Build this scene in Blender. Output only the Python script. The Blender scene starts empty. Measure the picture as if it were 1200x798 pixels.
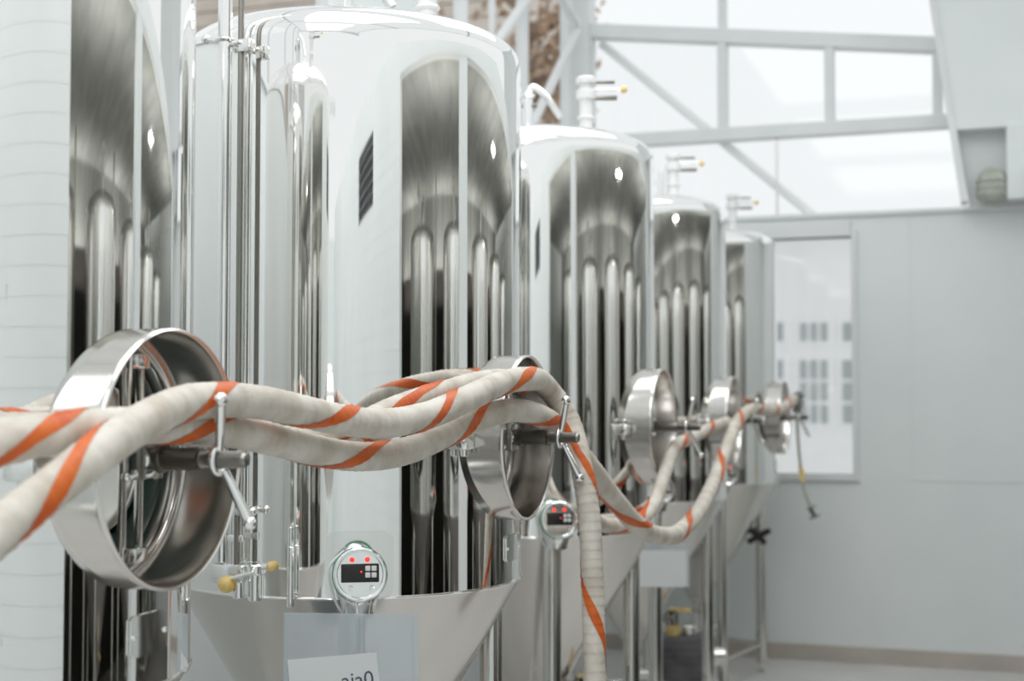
import bpy, bmesh, math, random
from mathutils import Vector, Matrix
sin, cos, pi = math.sin, math.cos, math.pi
random.seed(7)
SC = bpy.context.scene
COL = SC.collection

# ------------------------------------------------------------------ camera
H = 1.92                      # height of the lens above the floor
YAW = 0.33                    # the row of tanks runs along +Y, the camera looks left of it
F = 1667.0                    # focal length in pixels of the 1200 px frame
TH = math.atan(71 / F)        # slight upward tilt
cd = bpy.data.cameras.new('camera')
cam = bpy.data.objects.new('camera', cd)
COL.objects.link(cam)
cam.location = (0, 0, H)
cam.rotation_euler = (pi / 2 + TH, 0, YAW)
cd.sensor_width = 36
cd.lens = 50
cd.clip_start = 0.05
cd.clip_end = 200
cd.dof.use_dof = True
cd.dof.focus_distance = 3.65
cd.dof.aperture_fstop = 2.5
SC.camera = cam

# ------------------------------------------------------------------ light
wd = bpy.data.worlds.new('overcast_sky')
SC.world = wd
wd.use_nodes = True
bg = wd.node_tree.nodes['Background']
bg.inputs[0].default_value = (0.955, 0.985, 1.0, 1)
bg.inputs[1].default_value = 0.95
SC.view_settings.view_transform = 'Standard'
SC.view_settings.look = 'None'
SC.view_settings.gamma = 1
SC.view_settings.use_curve_mapping = False
SC.view_settings.exposure = 0.05
SC.cycles.max_bounces = 14
SC.cycles.glossy_bounces = 8
SC.cycles.diffuse_bounces = 6
SC.cycles.transparent_max_bounces = 16
SC.cycles.caustics_reflective = True
SC.cycles.use_denoising = True
SC.cycles.sample_clamp_indirect = 6


def area(name, loc, sx, sy, watts, col=(1, 1, 1)):
    l = bpy.data.lights.new(name, 'AREA')
    l.shape = 'RECTANGLE'
    l.size, l.size_y = sx, sy
    l.energy = watts
    l.color = col
    o = bpy.data.objects.new(name, l)
    COL.objects.link(o)
    o.location = loc
    return o


# added fill panels brightening the room from above, ceiling lamp of the next hall
for k in range(3):
    area('aisle_fill', (-1.1, -1.6 + 3.9 * k, 5.45), 2.6, 2.9, 66, (0.97, 0.99, 1.0))
area('hall_lamp', (1.3, 6.6, 3.35), 0.18, 0.3, 8, (1.0, 0.98, 0.94))
for k in range(4):
    for x in (1.0, 4.7):     # added fill without fixtures, aimed up to brighten the hall ceiling
        l = area('hall_ceiling_fill', (x, 0.8 + 2.7 * k, 2.62), 0.16, 1.9, 17, (1.0, 0.99, 0.95))
        l.rotation_euler = (pi, 0, 0)


# ------------------------------------------------------------------ materials
def new_mat(name):
    m = bpy.data.materials.new(name)
    m.use_nodes = True
    nt = m.node_tree
    return m, nt, nt.nodes['Principled BSDF']


def noise_bump(nt, b, scale, strength, dist=0.01, detail=3, stretch=(1, 1, 1)):
    tc = nt.nodes.new('ShaderNodeTexCoord')
    mp = nt.nodes.new('ShaderNodeMapping')
    mp.inputs['Scale'].default_value = stretch
    nz = nt.nodes.new('ShaderNodeTexNoise')
    nz.inputs['Scale'].default_value = scale
    nz.inputs['Detail'].default_value = detail
    bp = nt.nodes.new('ShaderNodeBump')
    bp.inputs['Strength'].default_value = strength
    bp.inputs['Distance'].default_value = dist
    nt.links.new(tc.outputs['Object'], mp.inputs[0])
    nt.links.new(mp.outputs[0], nz.inputs['Vector'])
    nt.links.new(nz.outputs[0], bp.inputs['Height'])
    nt.links.new(bp.outputs[0], b.inputs['Normal'])
    return nz


def tint_noise(nt, b, nz, c0, c1, lo=0.35, hi=0.65):
    r = nt.nodes.new('ShaderNodeValToRGB')
    r.color_ramp.elements[0].position = lo
    r.color_ramp.elements[1].position = hi
    r.color_ramp.elements[0].color = (*c0, 1)
    r.color_ramp.elements[1].color = (*c1, 1)
    nt.links.new(nz.outputs[0], r.inputs[0])
    nt.links.new(r.outputs[0], b.inputs['Base Color'])


def metal(name, col, rough, bump=None):
    m, nt, b = new_mat(name)
    b.inputs['Base Color'].default_value = (*col, 1)
    b.inputs['Metallic'].default_value = 1
    b.inputs['Roughness'].default_value = rough
    if bump:
        noise_bump(nt, b, *bump)
    return m


def paint(name, c0, c1=None, rough=0.5, scale=4, strength=0.05, dist=0.01, spec=0.5, stretch=(1, 1, 1)):
    m, nt, b = new_mat(name)
    b.inputs['Base Color'].default_value = (*c0, 1)
    b.inputs['Roughness'].default_value = rough
    b.inputs['Specular IOR Level'].default_value = spec
    nz = noise_bump(nt, b, scale, strength, dist, stretch=stretch)
    if c1:
        tint_noise(nt, b, nz, c0, c1)
    return m


M = {}
M['mirror'] = metal('mirror_steel', (0.90, 0.895, 0.88), 0.035, (1.0, 0.25, 0.012, 1, (2.2, 2.2, 0.35)))
M['collar'] = metal('collar_steel', (0.66, 0.64, 0.61), 0.17, (9, 0.12, 0.004, 2))
M['soft'] = metal('soft_polished_steel', (0.97, 0.96, 0.94), 0.22)
M['polished'] = metal('polished_steel', (0.84, 0.83, 0.81), 0.10, (6, 0.08, 0.004, 2))
M['chrome'] = metal('chrome', (0.88, 0.88, 0.87), 0.12)
M['satin'] = metal('satin_steel', (0.66, 0.635, 0.605), 0.20, (3, 0.1, 0.004, 2))
M['dark_steel'] = metal('dark_steel', (0.30, 0.285, 0.26), 0.28, (60, 0.1, 0.002, 2))
M['leg'] = metal('leg_steel', (0.66, 0.645, 0.62), 0.12)
M['gasket'] = paint('green_black_rubber', (0.008, 0.03, 0.022), rough=0.35, scale=30)
M['black'] = paint('black_plastic', (0.012, 0.012, 0.012), rough=0.3, scale=30)
M['green'] = paint('teal_rubber', (0.02, 0.28, 0.17), rough=0.4, scale=30)
M['yellow'] = paint('yellow_plastic', (0.78, 0.52, 0.13), (0.85, 0.68, 0.34), rough=0.45, scale=25)
M['orange'] = paint('orange_stripe', (0.56, 0.085, 0.008), (0.68, 0.15, 0.02), rough=0.5, scale=9, strength=0.1)
M['white_plastic'] = paint('white_plastic', (0.80, 0.80, 0.79), rough=0.4, scale=30)
M['grey_plastic'] = paint('grey_plastic', (0.12, 0.12, 0.14), (0.2, 0.19, 0.2), rough=0.5, scale=9)
M['paper'] = paint('paper', (0.80, 0.82, 0.83), rough=0.7, scale=40)
M['ink'] = paint('grey_ink', (0.10, 0.12, 0.16), rough=0.7, scale=40)
M['wall'] = paint('white_wall_paint', (0.74, 0.775, 0.77), (0.785, 0.81, 0.805), rough=0.55, scale=1.3, strength=0.04, dist=0.02)
M['trim'] = paint('white_trim_paint', (0.70, 0.715, 0.715), (0.74, 0.75, 0.75), rough=0.5, scale=3)
M['white'] = paint('outside_white', (0.93, 0.935, 0.935), rough=0.7, scale=3)
M['base'] = paint('taupe_baseboard', (0.46, 0.415, 0.37), (0.52, 0.47, 0.42), rough=0.5, scale=4)
M['floor'] = paint('pale_concrete', (0.60, 0.59, 0.575), (0.68, 0.67, 0.655), rough=0.35, scale=1.7, strength=0.08)
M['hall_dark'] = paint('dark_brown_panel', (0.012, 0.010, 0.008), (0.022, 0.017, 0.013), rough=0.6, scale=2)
M['hall_grey'] = paint('grey_ceiling', (0.27, 0.28, 0.265), (0.36, 0.37, 0.35), rough=0.8, scale=1.2, stretch=(1, 3, 1))
M['hall_floor'] = paint('dark_floor', (0.16, 0.15, 0.14), rough=0.7, scale=2)
M['far_glass'] = paint('distant_window_glass', (0.42, 0.46, 0.47), rough=0.1, scale=1)
M['bark'] = paint('brown_bark', (0.26, 0.17, 0.11), (0.42, 0.30, 0.21), rough=0.9, scale=8)
M['leaf'] = paint('dry_brown_leaf', (0.34, 0.21, 0.12), (0.52, 0.38, 0.27), rough=0.8, scale=6)
M['drab'] = paint('drab_canvas', (0.36, 0.37, 0.32), (0.50, 0.51, 0.46), rough=0.9, scale=9)


def hose_mat():
    m, nt, b = new_mat('wrapped_hose')
    b.inputs['Roughness'].default_value = 0.62
    uv = nt.nodes.new('ShaderNodeTexCoord')
    nz = nt.nodes.new('ShaderNodeTexNoise')
    nz.inputs['Scale'].default_value = 14
    nz.inputs['Detail'].default_value = 6
    r = nt.nodes.new('ShaderNodeValToRGB')
    r.color_ramp.elements[0].position = 0.28
    r.color_ramp.elements[1].position = 0.62
    r.color_ramp.elements[0].color = (0.50, 0.435, 0.36, 1)
    r.color_ramp.elements[1].color = (0.70, 0.655, 0.585, 1)
    bp = nt.nodes.new('ShaderNodeBump')
    bp.inputs['Strength'].default_value = 0.35
    bp.inputs['Distance'].default_value = 0.003
    nt.links.new(uv.outputs['Object'], nz.inputs['Vector'])
    nt.links.new(nz.outputs[0], r.inputs[0])
    nt.links.new(r.outputs[0], b.inputs['Base Color'])
    nt.links.new(nz.outputs[0], bp.inputs['Height'])
    nt.links.new(bp.outputs[0], b.inputs['Normal'])
    return m


M['hose'] = hose_mat()


def pane_mat(name, tint, gloss, diff=0.0):
    m = bpy.data.materials.new(name)
    m.use_nodes = True
    nt = m.node_tree
    nt.nodes.clear()
    o = nt.nodes.new('ShaderNodeOutputMaterial')
    t = nt.nodes.new('ShaderNodeBsdfTransparent')
    t.inputs[0].default_value = (*tint, 1)
    g = nt.nodes.new('ShaderNodeBsdfGlossy')
    g.inputs['Roughness'].default_value = 0.05
    mx = nt.nodes.new('ShaderNodeMixShader')
    mx.inputs[0].default_value = gloss
    nt.links.new(t.outputs[0], mx.inputs[1])
    nt.links.new(g.outputs[0], mx.inputs[2])
    last = mx
    if diff:
        d = nt.nodes.new('ShaderNodeBsdfDiffuse')
        d.inputs[0].default_value = (0.80, 0.85, 0.88, 1)
        m2 = nt.nodes.new('ShaderNodeMixShader')
        m2.inputs[0].default_value = diff
        nt.links.new(mx.outputs[0], m2.inputs[1])
        nt.links.new(d.outputs[0], m2.inputs[2])
        last = m2
    nt.links.new(last.outputs[0], o.inputs[0])
    return m


M['pane'] = pane_mat('window_pane', (0.95, 0.955, 0.955), 0.04)
M['sheet'] = pane_mat('clear_plastic_sheet', (0.9, 0.93, 0.95), 0.06, 0.34)


def led_mat():
    m, nt, b = new_mat('red_led')
    b.inputs['Base Color'].default_value = (0.6, 0.02, 0.02, 1)
    b.inputs['Emission Color'].default_value = (1, 0.03, 0.02, 1)
    b.inputs['Emission Strength'].default_value = 1.6
    return m


M['led'] = led_mat()


# ------------------------------------------------------------------ helpers
def tag(o, label=None, cat=None, group=None, kind=None):
    if label: o['label'] = label
    if cat: o['category'] = cat
    if group: o['group'] = group
    if kind: o['kind'] = kind
    return o


def link(name, me, mat, parent=None, smooth=40):
    me.name = name
    if mat is not None and not len(me.materials):
        me.materials.append(mat)
    if smooth:
        me.shade_smooth()
        me.set_sharp_from_angle(angle=math.radians(smooth))
    o = bpy.data.objects.new(name, me)
    COL.objects.link(o)
    if parent is not None:
        o.parent = parent
    return o


def empty(name, loc=(0, 0, 0), rz=0):
    o = bpy.data.objects.new(name, None)
    o.empty_display_size = 0.1
    COL.objects.link(o)
    o.location = loc
    o.rotation_euler = (0, 0, rz)
    return o


class MB:
    """collects vertices and faces of one mesh"""
    def __init__(s):
        s.v, s.f = [], []

    def add(s, vs, fs):
        n = len(s.v)
        s.v += [tuple(v) for v in vs]
        s.f += [tuple(i + n for i in f) for f in fs]
        return s

    def box(s, x0, x1, y0, y1, z0, z1, m=None):
        vs = [Vector((x, y, z)) for x in (x0, x1) for y in (y0, y1) for z in (z0, z1)]
        if m is not None: vs = [m @ v for v in vs]
        return s.add(vs, [(0, 1, 3, 2), (4, 6, 7, 5), (0, 4, 5, 1), (2, 3, 7, 6), (0, 2, 6, 4), (1, 5, 7, 3)])

    def bbox(s, x0, x1, y0, y1, z0, z1, b=0.004, m=None):
        """box with chamfered edges"""
        bm = bmesh.new()
        bmesh.ops.create_cube(bm, size=1)
        for v in bm.verts:
            v.co = Vector(((x0 + x1) / 2 + v.co.x * (x1 - x0), (y0 + y1) / 2 + v.co.y * (y1 - y0), (z0 + z1) / 2 + v.co.z * (z1 - z0)))
        bmesh.ops.bevel(bm, geom=bm.edges[:], offset=b, segments=2, affect='EDGES', profile=0.5)
        bm.verts.index_update()
        vs = [v.co.copy() for v in bm.verts]
        if m is not None: vs = [m @ v for v in vs]
        fs = [tuple(v.index for v in f.verts) for f in bm.faces]
        bm.free()
        return s.add(vs, fs)

    def lathe(s, prof, m=None, n=48, a0=0, a1=2 * pi):
        """prof: list of (r, z) turned about local z"""
        full = abs(a1 - a0 - 2 * pi) < 1e-6
        cnt = n if full else n + 1
        vs, fs = [], []
        for i in range(cnt):
            a = a0 + (a1 - a0) * i / n
            for r, z in prof:
                vs.append(Vector((r * cos(a), r * sin(a), z)))
        k = len(prof)
        for i in range(n):
            j = (i + 1) % cnt
            for q in range(k - 1):
                fs.append((i * k + q, j * k + q, j * k + q + 1, i * k + q + 1))
        if m is not None: vs = [m @ v for v in vs]
        return s.add(vs, fs)

    def cyl(s, p, q, r, n=20, r2=None, b=0.0):
        p, q = Vector(p), Vector(q)
        d = q - p
        L = d.length
        m = Matrix.Translation(p) @ d.to_track_quat('Z', 'Y').to_matrix().to_4x4()
        r2 = r if r2 is None else r2
        b = b or min(r, r2) * 0.15
        return s.lathe([(0.0001, 0), (r - b, 0), (r, b), (r2, L - b), (r2 - b, L), (0.0001, L)], m, n)

    def tube(s, pts, r, n=14, cap=True):
        fr = frames(pts)
        vs, fs = [], []
        for i, (p, T, N, B) in enumerate(fr):
            rr = r(i) if callable(r) else r
            for k in range(n):
                a = 2 * pi * k / n
                vs.append(p + rr * (cos(a) * N + sin(a) * B))
        for i in range(len(fr) - 1):
            for k in range(n):
                k2 = (k + 1) % n
                fs.append((i * n + k, i * n + k2, (i + 1) * n + k2, (i + 1) * n + k))
        if cap:
            fs.append(tuple(reversed(range(n))))
            fs.append(tuple((len(fr) - 1) * n + k for k in range(n)))
        return s.add(vs, fs)

    def sphere(s, c, r, n=16, sz=1.0):
        prof = [(max(1e-4, r * sin(pi * i / (n // 2))), -r * sz * cos(pi * i / (n // 2))) for i in range(n // 2 + 1)]
        return s.lathe(prof, Matrix.Translation(Vector(c)), n)

    def torus(s, R, r, m=None, n=48, k=10):
        prof = [(R + r * cos(2 * pi * i / k), r * sin(2 * pi * i / k)) for i in range(k + 1)]
        return s.lathe(prof, m, n)

    def mesh(s, name='mesh'):
        me = bpy.data.meshes.new(name)
        me.from_pydata(s.v, [], s.f)
        bm = bmesh.new()
        bm.from_mesh(me)
        bmesh.ops.remove_doubles(bm, verts=bm.verts[:], dist=1e-5)
        bmesh.ops.recalc_face_normals(bm, faces=bm.faces[:])
        bm.to_mesh(me)
        bm.free()
        return me

    def build(s, name, mat, parent=None, smooth=40):
        return link(name, s.mesh(name), mat, parent, smooth)


def frames(pts):
    pts = [Vector(p) for p in pts]
    out = []
    T = (pts[1] - pts[0]).normalized()
    N = Vector((0, 0, 1)) - T * T.z
    if N.length < 0.2: N = Vector((1, 0, 0)) - T * T.x
    N.normalize()
    for i, p in enumerate(pts):
        a = pts[max(0, i - 1)]
        b = pts[min(len(pts) - 1, i + 1)]
        T2 = (b - a).normalized()
        q = T.rotation_difference(T2)
        N = (q @ N)
        N = (N - T2 * N.dot(T2)).normalized()
        T = T2
        out.append((p, T, N, T.cross(N)))
    return out


def spline(ctrl, step):
    """Catmull-Rom through ctrl, resampled at equal steps"""
    c = [Vector(p) for p in ctrl]
    c = [2 * c[0] - c[1]] + c + [2 * c[-1] - c[-2]]
    dense = []
    for i in range(1, len(c) - 2):
        p0, p1, p2, p3 = c[i - 1:i + 3]
        d = [max(1e-6, (b - a).length ** 0.5) for a, b in ((p0, p1), (p1, p2), (p2, p3))]
        t0, t1 = 0, d[0]
        t2 = t1 + d[1]
        t3 = t2 + d[2]
        for k in range(24):
            t = t1 + (t2 - t1) * k / 24
            A1 = p0 * ((t1 - t) / (t1 - t0)) + p1 * ((t - t0) / (t1 - t0))
            A2 = p1 * ((t2 - t) / (t2 - t1)) + p2 * ((t - t1) / (t2 - t1))
            A3 = p2 * ((t3 - t) / (t3 - t2)) + p3 * ((t - t2) / (t3 - t2))
            B1 = A1 * ((t2 - t) / (t2 - t0)) + A2 * ((t - t0) / (t2 - t0))
            B2 = A2 * ((t3 - t) / (t3 - t1)) + A3 * ((t - t1) / (t3 - t1))
            dense.append(B1 * ((t2 - t) / (t2 - t1)) + B2 * ((t - t1) / (t2 - t1)))
    dense.append(c[-2])
    out, acc = [dense[0]], 0
    need = step
    for a, b in zip(dense, dense[1:]):
        L = (b - a).length
        while acc + L >= need:
            out.append(a.lerp(b, (need - acc) / L))
            need += step
        acc += L
    out.append(dense[-1])
    return out


RX = Matrix.Rotation(pi / 2, 4, 'Y')      # turns local z into world x


def at(px, py, Z):
    """the point seen at pixel (px, py) of the photograph at forward distance Z"""
    r = Vector((cos(YAW), sin(YAW), 0))
    fw = Vector((-sin(YAW), cos(YAW), 0))
    up = Vector((0, 0, 1))
    d = r * ((px - 600) / F) + (up * cos(TH) - fw * sin(TH)) * ((399 - py) / F) + fw * cos(TH) + up * sin(TH)
    return Vector((0, 0, H)) + d * (Z / d.dot(fw))


def struct(name, mb, mat, smooth=0):
    return tag(mb.build(name, mat, None, smooth), kind='structure')


# ------------------------------------------------------------------ the setting
YF = 10.8          # inner face of the far wall
XL = -3.17         # inner face of the glazed wall behind the tanks
XR = 0.25          # inner face of the aisle wall
TOPW = H + 1.372   # top of the solid walls
ROOF = 5.6
struct('floor', MB().box(-3.4, 6, -4.2, 11.0, -0.1, 0), M['floor'])
struct('ground', MB().box(-60, 60, -40, 70, -0.3, -0.1), M['white'])

# far wall with its window opening
WX0, WX1, WZ0, WZ1 = -2.35, -1.03, H - 0.545, H + 1.225
fw = MB()
fw.box(XL - 0.15, WX0, YF, YF + 0.14, 0, TOPW)
fw.box(WX0, WX1, YF, YF + 0.14, 0, WZ0)
fw.box(WX0, WX1, YF, YF + 0.14, WZ1, TOPW)
fw.box(WX1, 6, YF, YF + 0.14, 0, TOPW)
wall_far = struct('wall_far', fw, M['wall'])
MB().box(WX1 + 0.38, XR, YF - 0.004, YF, H - 0.585, H - 0.578).build('wall_joint', M['trim'], wall_far, 0)
MB().box(WX1 + 0.42, WX1 + 0.426, YF - 0.004, YF, H - 0.57, TOPW).build('wall_joint', M['trim'], wall_far, 0)
struct('trim_1', MB().bbox(XL, 6, YF - 0.03, YF + 0.17, TOPW, TOPW + 0.035, 0.006), M['trim'])
struct('baseboard_far', MB().bbox(XL, 6, YF - 0.02, YF + 0.01, 0, 0.115, 0.004), M['base'])
w1 = empty('window_1', ((WX0 + WX1) / 2, YF, WZ0))
tag(w1, kind='structure')


def part(mb, name, mat, root, smooth=0):
    o = mb.build(name, mat, root, smooth)
    o.matrix_parent_inverse = Matrix.Translation(-Vector(root.location)) if root.type == 'EMPTY' else Matrix()
    return o


def frame_boxes(x0, x1, z0, z1, w, y0, y1, ww=None):
    ww = ww or w
    return [MB().bbox(x0 - w, x0, y0, y1, z0 - w, z1 + w, 0.005), MB().bbox(x1, x1 + w, y0, y1, z0 - w, z1 + w, 0.005),
            MB().bbox(x0, x1, y0, y1, z0 - w, z0, 0.005), MB().bbox(x0, x1, y0, y1, z1, z1 + ww, 0.005)]


for mb in frame_boxes(WX0, WX1, WZ0, WZ1, 0.045, YF - 0.035, YF + 0.1, 0.12):
    part(mb, 'window_frame', M['trim'], w1)
part(MB().box(WX0, WX1, YF + 0.06, YF + 0.066, WZ0, WZ1), 'pane', M['pane'], w1)

# glazed gable above the far wall
g = empty('window_2', (0, YF, TOPW))
tag(g, kind='structure')
zm = H + 2.05


def ztop(x):       # raking top rail
    return H + 2.94 - 0.124 * (x + 2.99)


part(MB().bbox(XL, 2.6, YF - 0.02, YF + 0.12, zm - 0.05, zm + 0.05, 0.006), 'rail', M['trim'], g)
a0, a1 = XL, 2.6
sl = math.atan(-0.124)
mr = Matrix.Translation((a0, YF, ztop(a0))) @ Matrix.Rotation(-sl, 4, 'Y')
part(MB().bbox(0, (a1 - a0) / cos(sl), -0.02, 0.12, -0.055, 0.055, 0.006, mr), 'rail', M['trim'], g)
for x in (-3.06, -1.99, -1.18, -0.40, 0.4, 1.3):
    part(MB().bbox(x - 0.035, x + 0.035, YF - 0.01, YF + 0.11, zm + 0.04, ztop(x), 0.005), 'mullion', M['trim'], g)
for x in (-1.99, -0.3):
    part(MB().bbox(x - 0.03, x + 0.03, YF, YF + 0.1, ztop(x) + 0.04, ROOF, 0.005), 'mullion', M['trim'], g)
for x in (-3.05, -1.58, 0.55):
    part(MB().bbox(x - 0.009, x + 0.009, YF + 0.03, YF + 0.06, TOPW + 0.03, zm - 0.04, 0.003), 'mullion', M['satin'], g)
xs = [-3.06, -1.99, -1.18, -0.40, 0.4, 1.3]
for a, b in zip(xs, xs[1:]):
    part(MB().add([(a, YF + 0.05, zm), (b, YF + 0.05, zm), (b, YF + 0.05, ztop(b)), (a, YF + 0.05, ztop(a))], [(0, 1, 2, 3)]),
         'pane', M['pane'], g)
for a, b in ((-3.05, -1.58), (-1.58, 0.55), (0.55, 2.6)):
    part(MB().add([(a, YF + 0.05, TOPW), (b, YF + 0.05, TOPW), (b, YF + 0.05, zm), (a, YF + 0.05, zm)], [(0, 1, 2, 3)]),
         'pane', M['pane'], g)
part(MB().cyl((-3.0, YF + 0.17, H + 2.88), (-1.30, YF + 0.17, TOPW + 0.02), 0.036, 14), 'brace', M['white'], g, 40)
struct('trim_2', MB().bbox(-3.22, -3.04, YF - 0.06, YF + 0.16, TOPW, ROOF, 0.006), M['trim'])

# raking white panel over the right end of the far wall, with a niche under it
pl, pb = 10.45, at(1118, 152, 9.95).z
P0 = Vector((-0.585, pl, ROOF)); P1 = Vector((-0.405, pl, pb))
def on_plane(px, py, y):
    a = at(px, py, 1.0) - Vector((0, 0, H))
    return Vector((0, 0, H)) + a * (y / a.y)
e0, e1, e2 = on_plane(1086, -60, pl), on_plane(1116, 152, pl), on_plane(1131, 245, pl)
fa = e0.lerp(e1, (ROOF - e0.z) / (e1.z - e0.z))
pm = MB()
q = [(fa.x, ROOF), (2.6, ROOF), (2.6, e1.z), (e1.x, e1.z)]
pm.add([(x, y, z) for y in (pl, pl + 0.12) for x, z in q], [(0, 1, 2, 3), (7, 6, 5, 4), (0, 4, 5, 1), (1, 5, 6, 2), (2, 6, 7, 3), (3, 7, 4, 0)])
struct('wall_upper', pm, M['wall'])
tm = MB()
q = [(fa.x - 0.045, ROOF), (fa.x, ROOF), (e2.x + 0.02, TOPW + 0.03), (e2.x - 0.03, TOPW + 0.03)]
tm.add([(x, y, z) for y in (pl - 0.02, pl + 0.2) for x, z in q], [(0, 1, 2, 3), (7, 6, 5, 4), (0, 4, 5, 1), (1, 5, 6, 2), (2, 6, 7, 3), (3, 7, 4, 0)])
struct('trim_3', tm, M['trim'])
nm = MB()
q = [(e1.x + 0.005, e1.z + 0.1), (2.6, e1.z + 0.1), (2.6, TOPW), (e2.x + 0.03, TOPW)]
nm.add([(x, y, z) for y in (pl + 0.19, pl + 0.21) for x, z in q], [(0, 1, 2, 3), (7, 6, 5, 4), (0, 4, 5, 1), (1, 5, 6, 2), (2, 6, 7, 3), (3, 7, 4, 0)])
struct('wall_niche', nm, M['trim'])
pp = on_plane(1180, 200, pl)
struct('trim_4', MB().bbox(pp.x, pp.x + 0.14, pl - 0.02, pl + 0.12, TOPW + 0.035, e1.z + 0.02, 0.006), M['wall'])
rc = on_plane(1164, 245, pl + 0.07)
roll = MB().lathe([(0.0001, -0.0), (0.085, 0.0), (0.105, 0.02), (0.11, 0.1), (0.10, 0.17), (0.08, 0.205), (0.04, 0.23), (0.0001, 0.235)],
                  Matrix.Translation((rc.x, pl + 0.07, TOPW + 0.035)), 24)
for k in range(3):
    roll.torus(0.108, 0.008, Matrix.Translation((rc.x, pl + 0.07, TOPW + 0.075 + 0.05 * k)), 24, 8)
tag(roll.build('canvas_bundle', M['drab']), 'drab olive canvas bundle on the ledge above the far wall', 'bundle')

# glazed wall behind the tanks: solid below, struts and open frames above
struct('wall_left', MB().box(XL - 0.15, XL, -4.2, YF + 0.14, 0, TOPW), M['wall'])
struct('trim_5', MB().bbox(XL - 0.16, XL + 0.03, -4.2, YF, TOPW, TOPW + 0.035, 0.006), M['trim'])
tr = empty('window_3', (XL, 5, TOPW))
tag(tr, kind='structure')
yy = [-3.2, -1.6, 0, 1.6, 3.2, 4.8, 6.4, 8.31, 9.54, 10.62]
struct('wall_left_upper', MB().box(XL - 0.1, XL - 0.07, 6.5, 8.05, TOPW + 0.03, ROOF), M['wall'])
for y in yy:
    part(MB().bbox(XL - 0.06, XL + 0.02, y - 0.03, y + 0.03, TOPW, ROOF, 0.005), 'mullion', M['trim'], tr)
part(MB().bbox(XL - 0.04, XL, 8.88, 8.92, TOPW, ROOF, 0.005), 'mullion', M['trim'], tr)
def strut(y0, z0, y1, z1, r=0.03):
    part(MB().cyl((XL + 0.08, y0, z0), (XL + 0.08, y1, z1), r, 12), 'strut', M['trim'], tr, 40)
strut(8.93, 3.42, 10.6, 4.82, 0.035)
strut(8.12, 3.85, 9.9, 5.13, 0.035)
strut(9.6, 5.10, 10.6, 4.86, 0.04)
for a, b in zip(yy, yy[1:]):
    part(MB().add([(XL - 0.03, a, TOPW), (XL - 0.03, b, TOPW), (XL - 0.03, b, ROOF), (XL - 0.03, a, ROOF)], [(0, 1, 2, 3)]),
         'pane', M['pane'], tr)

# aisle wall: white boards near the camera, then a wide opening to the next hall
wr = MB()
wr.box(XR, XR + 0.12, -4.2, 0.20, 0, H + 1.62)
wr.box(XR, XR + 0.12, 1.30, 2.5, 0, H + 1.62)
wr.box(XR, XR + 0.12, 0.20, 1.30, TOPW, H + 1.62)
wr.box(XR, XR + 0.12, 0.20, 1.30, 0, H + 0.98)
wr.box(XR, XR + 0.12, 9.35, YF, 0, H + 1.62)
wr.box(XR, XR + 0.12, 2.5, 9.35, H + 1.47, H + 1.62)
wr.box(XR + 0.002, XR + 0.118, 4.22, 4.46, 0, H + 1.4695)
wall_right = struct('wall_right', wr, M['wall'])
for k in range(34):
    z = 0.06 + k * 0.095
    if z > TOPW - 0.02: break
    if z < H + 0.9:
        MB().box(XR - 0.003, XR, -4.2, 2.5, z, z + 0.0935).build('siding_board', M['wall'], wall_right, 0)
    else:
        MB().box(XR - 0.003, XR, -4.2, 0.20, z, z + 0.0935).build('siding_board', M['wall'], wall_right, 0)
        MB().box(XR - 0.003, XR, 1.30, 2.5, z, z + 0.0935).build('siding_board', M['wall'], wall_right, 0)
v = empty('window_4', (XR, 1.28, H + 0.98))
tag(v, kind='structure')
part(MB().box(XR + 0.10, XR + 0.12, 0.20, 1.30, H + 0.98, TOPW), 'backing', M['hall_grey'], v)
for k in range(6):
    part(MB().box(XR + 0.02, XR + 0.09, 0.20, 1.30, H + 0.99 + k * 0.064, H + 1.005 + k * 0.064), 'slat', M['grey_plastic'], v)
struct('wall_near', MB().box(XL - 0.15, XR + 0.12, -4.35, -4.2, 0, TOPW), M['wall'])
struct('trim_6', MB().box(XL, XR, -4.30, -4.22, TOPW + 1.1, TOPW + 1.2), M['trim'])

# the next hall: grey ceiling and dark walls; the tanks of the opposite row stand in it
struct('wall_hall', MB().box(5.0, 5.1, -1, 10.8, 0, H + 1.0), M['hall_dark'])
struct('wall_hall_upper', MB().box(5.0, 5.1, -1, 10.8, H + 1.0, H + 1.6), M['hall_grey'])
struct('wall_hall_end', MB().box(XR + 0.12, 5.1, -1.1, -1, 0, H + 1.6), M['wall'])
struct('wall_hall_header', MB().box(XR + 0.12, 5.1, YF, YF + 0.1, TOPW, H + 1.62), M['wall'])
struct('ceiling_hall', MB().box(XR + 0.12, 5.1, -1, 10.7, H + 1.56, H + 1.62), M['hall_grey'])
struct('floor_hall', MB().box(XR + 0.12, 5.0, -1, 10.7, 0.0, 0.012), M['hall_floor'])
# roof: rafters and purlins over open sky panes
rf = empty('ceiling', (0, 0, ROOF))
tag(rf, kind='structure')
y = -4.2
while y < 10.9:
    part(MB().bbox(XL - 0.1, 2.7, y - 0.03, y + 0.03, ROOF, ROOF + 0.14, 0.005), 'rafter', M['trim'], rf)
    y += 5.0
for x in (XL, 2.6):
    part(MB().bbox(x - 0.03, x + 0.03, -4.2, 10.9, ROOF + 0.14, ROOF + 0.2, 0.005), 'purlin', M['trim'], rf)
part(MB().add([(XL, -4.2, ROOF + 0.21), (2.6, -4.2, ROOF + 0.21), (2.6, 10.9, ROOF + 0.21), (XL, 10.9, ROOF + 0.21)], [(0, 1, 2, 3)]),
     'pane', M['pane'], rf)


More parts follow.
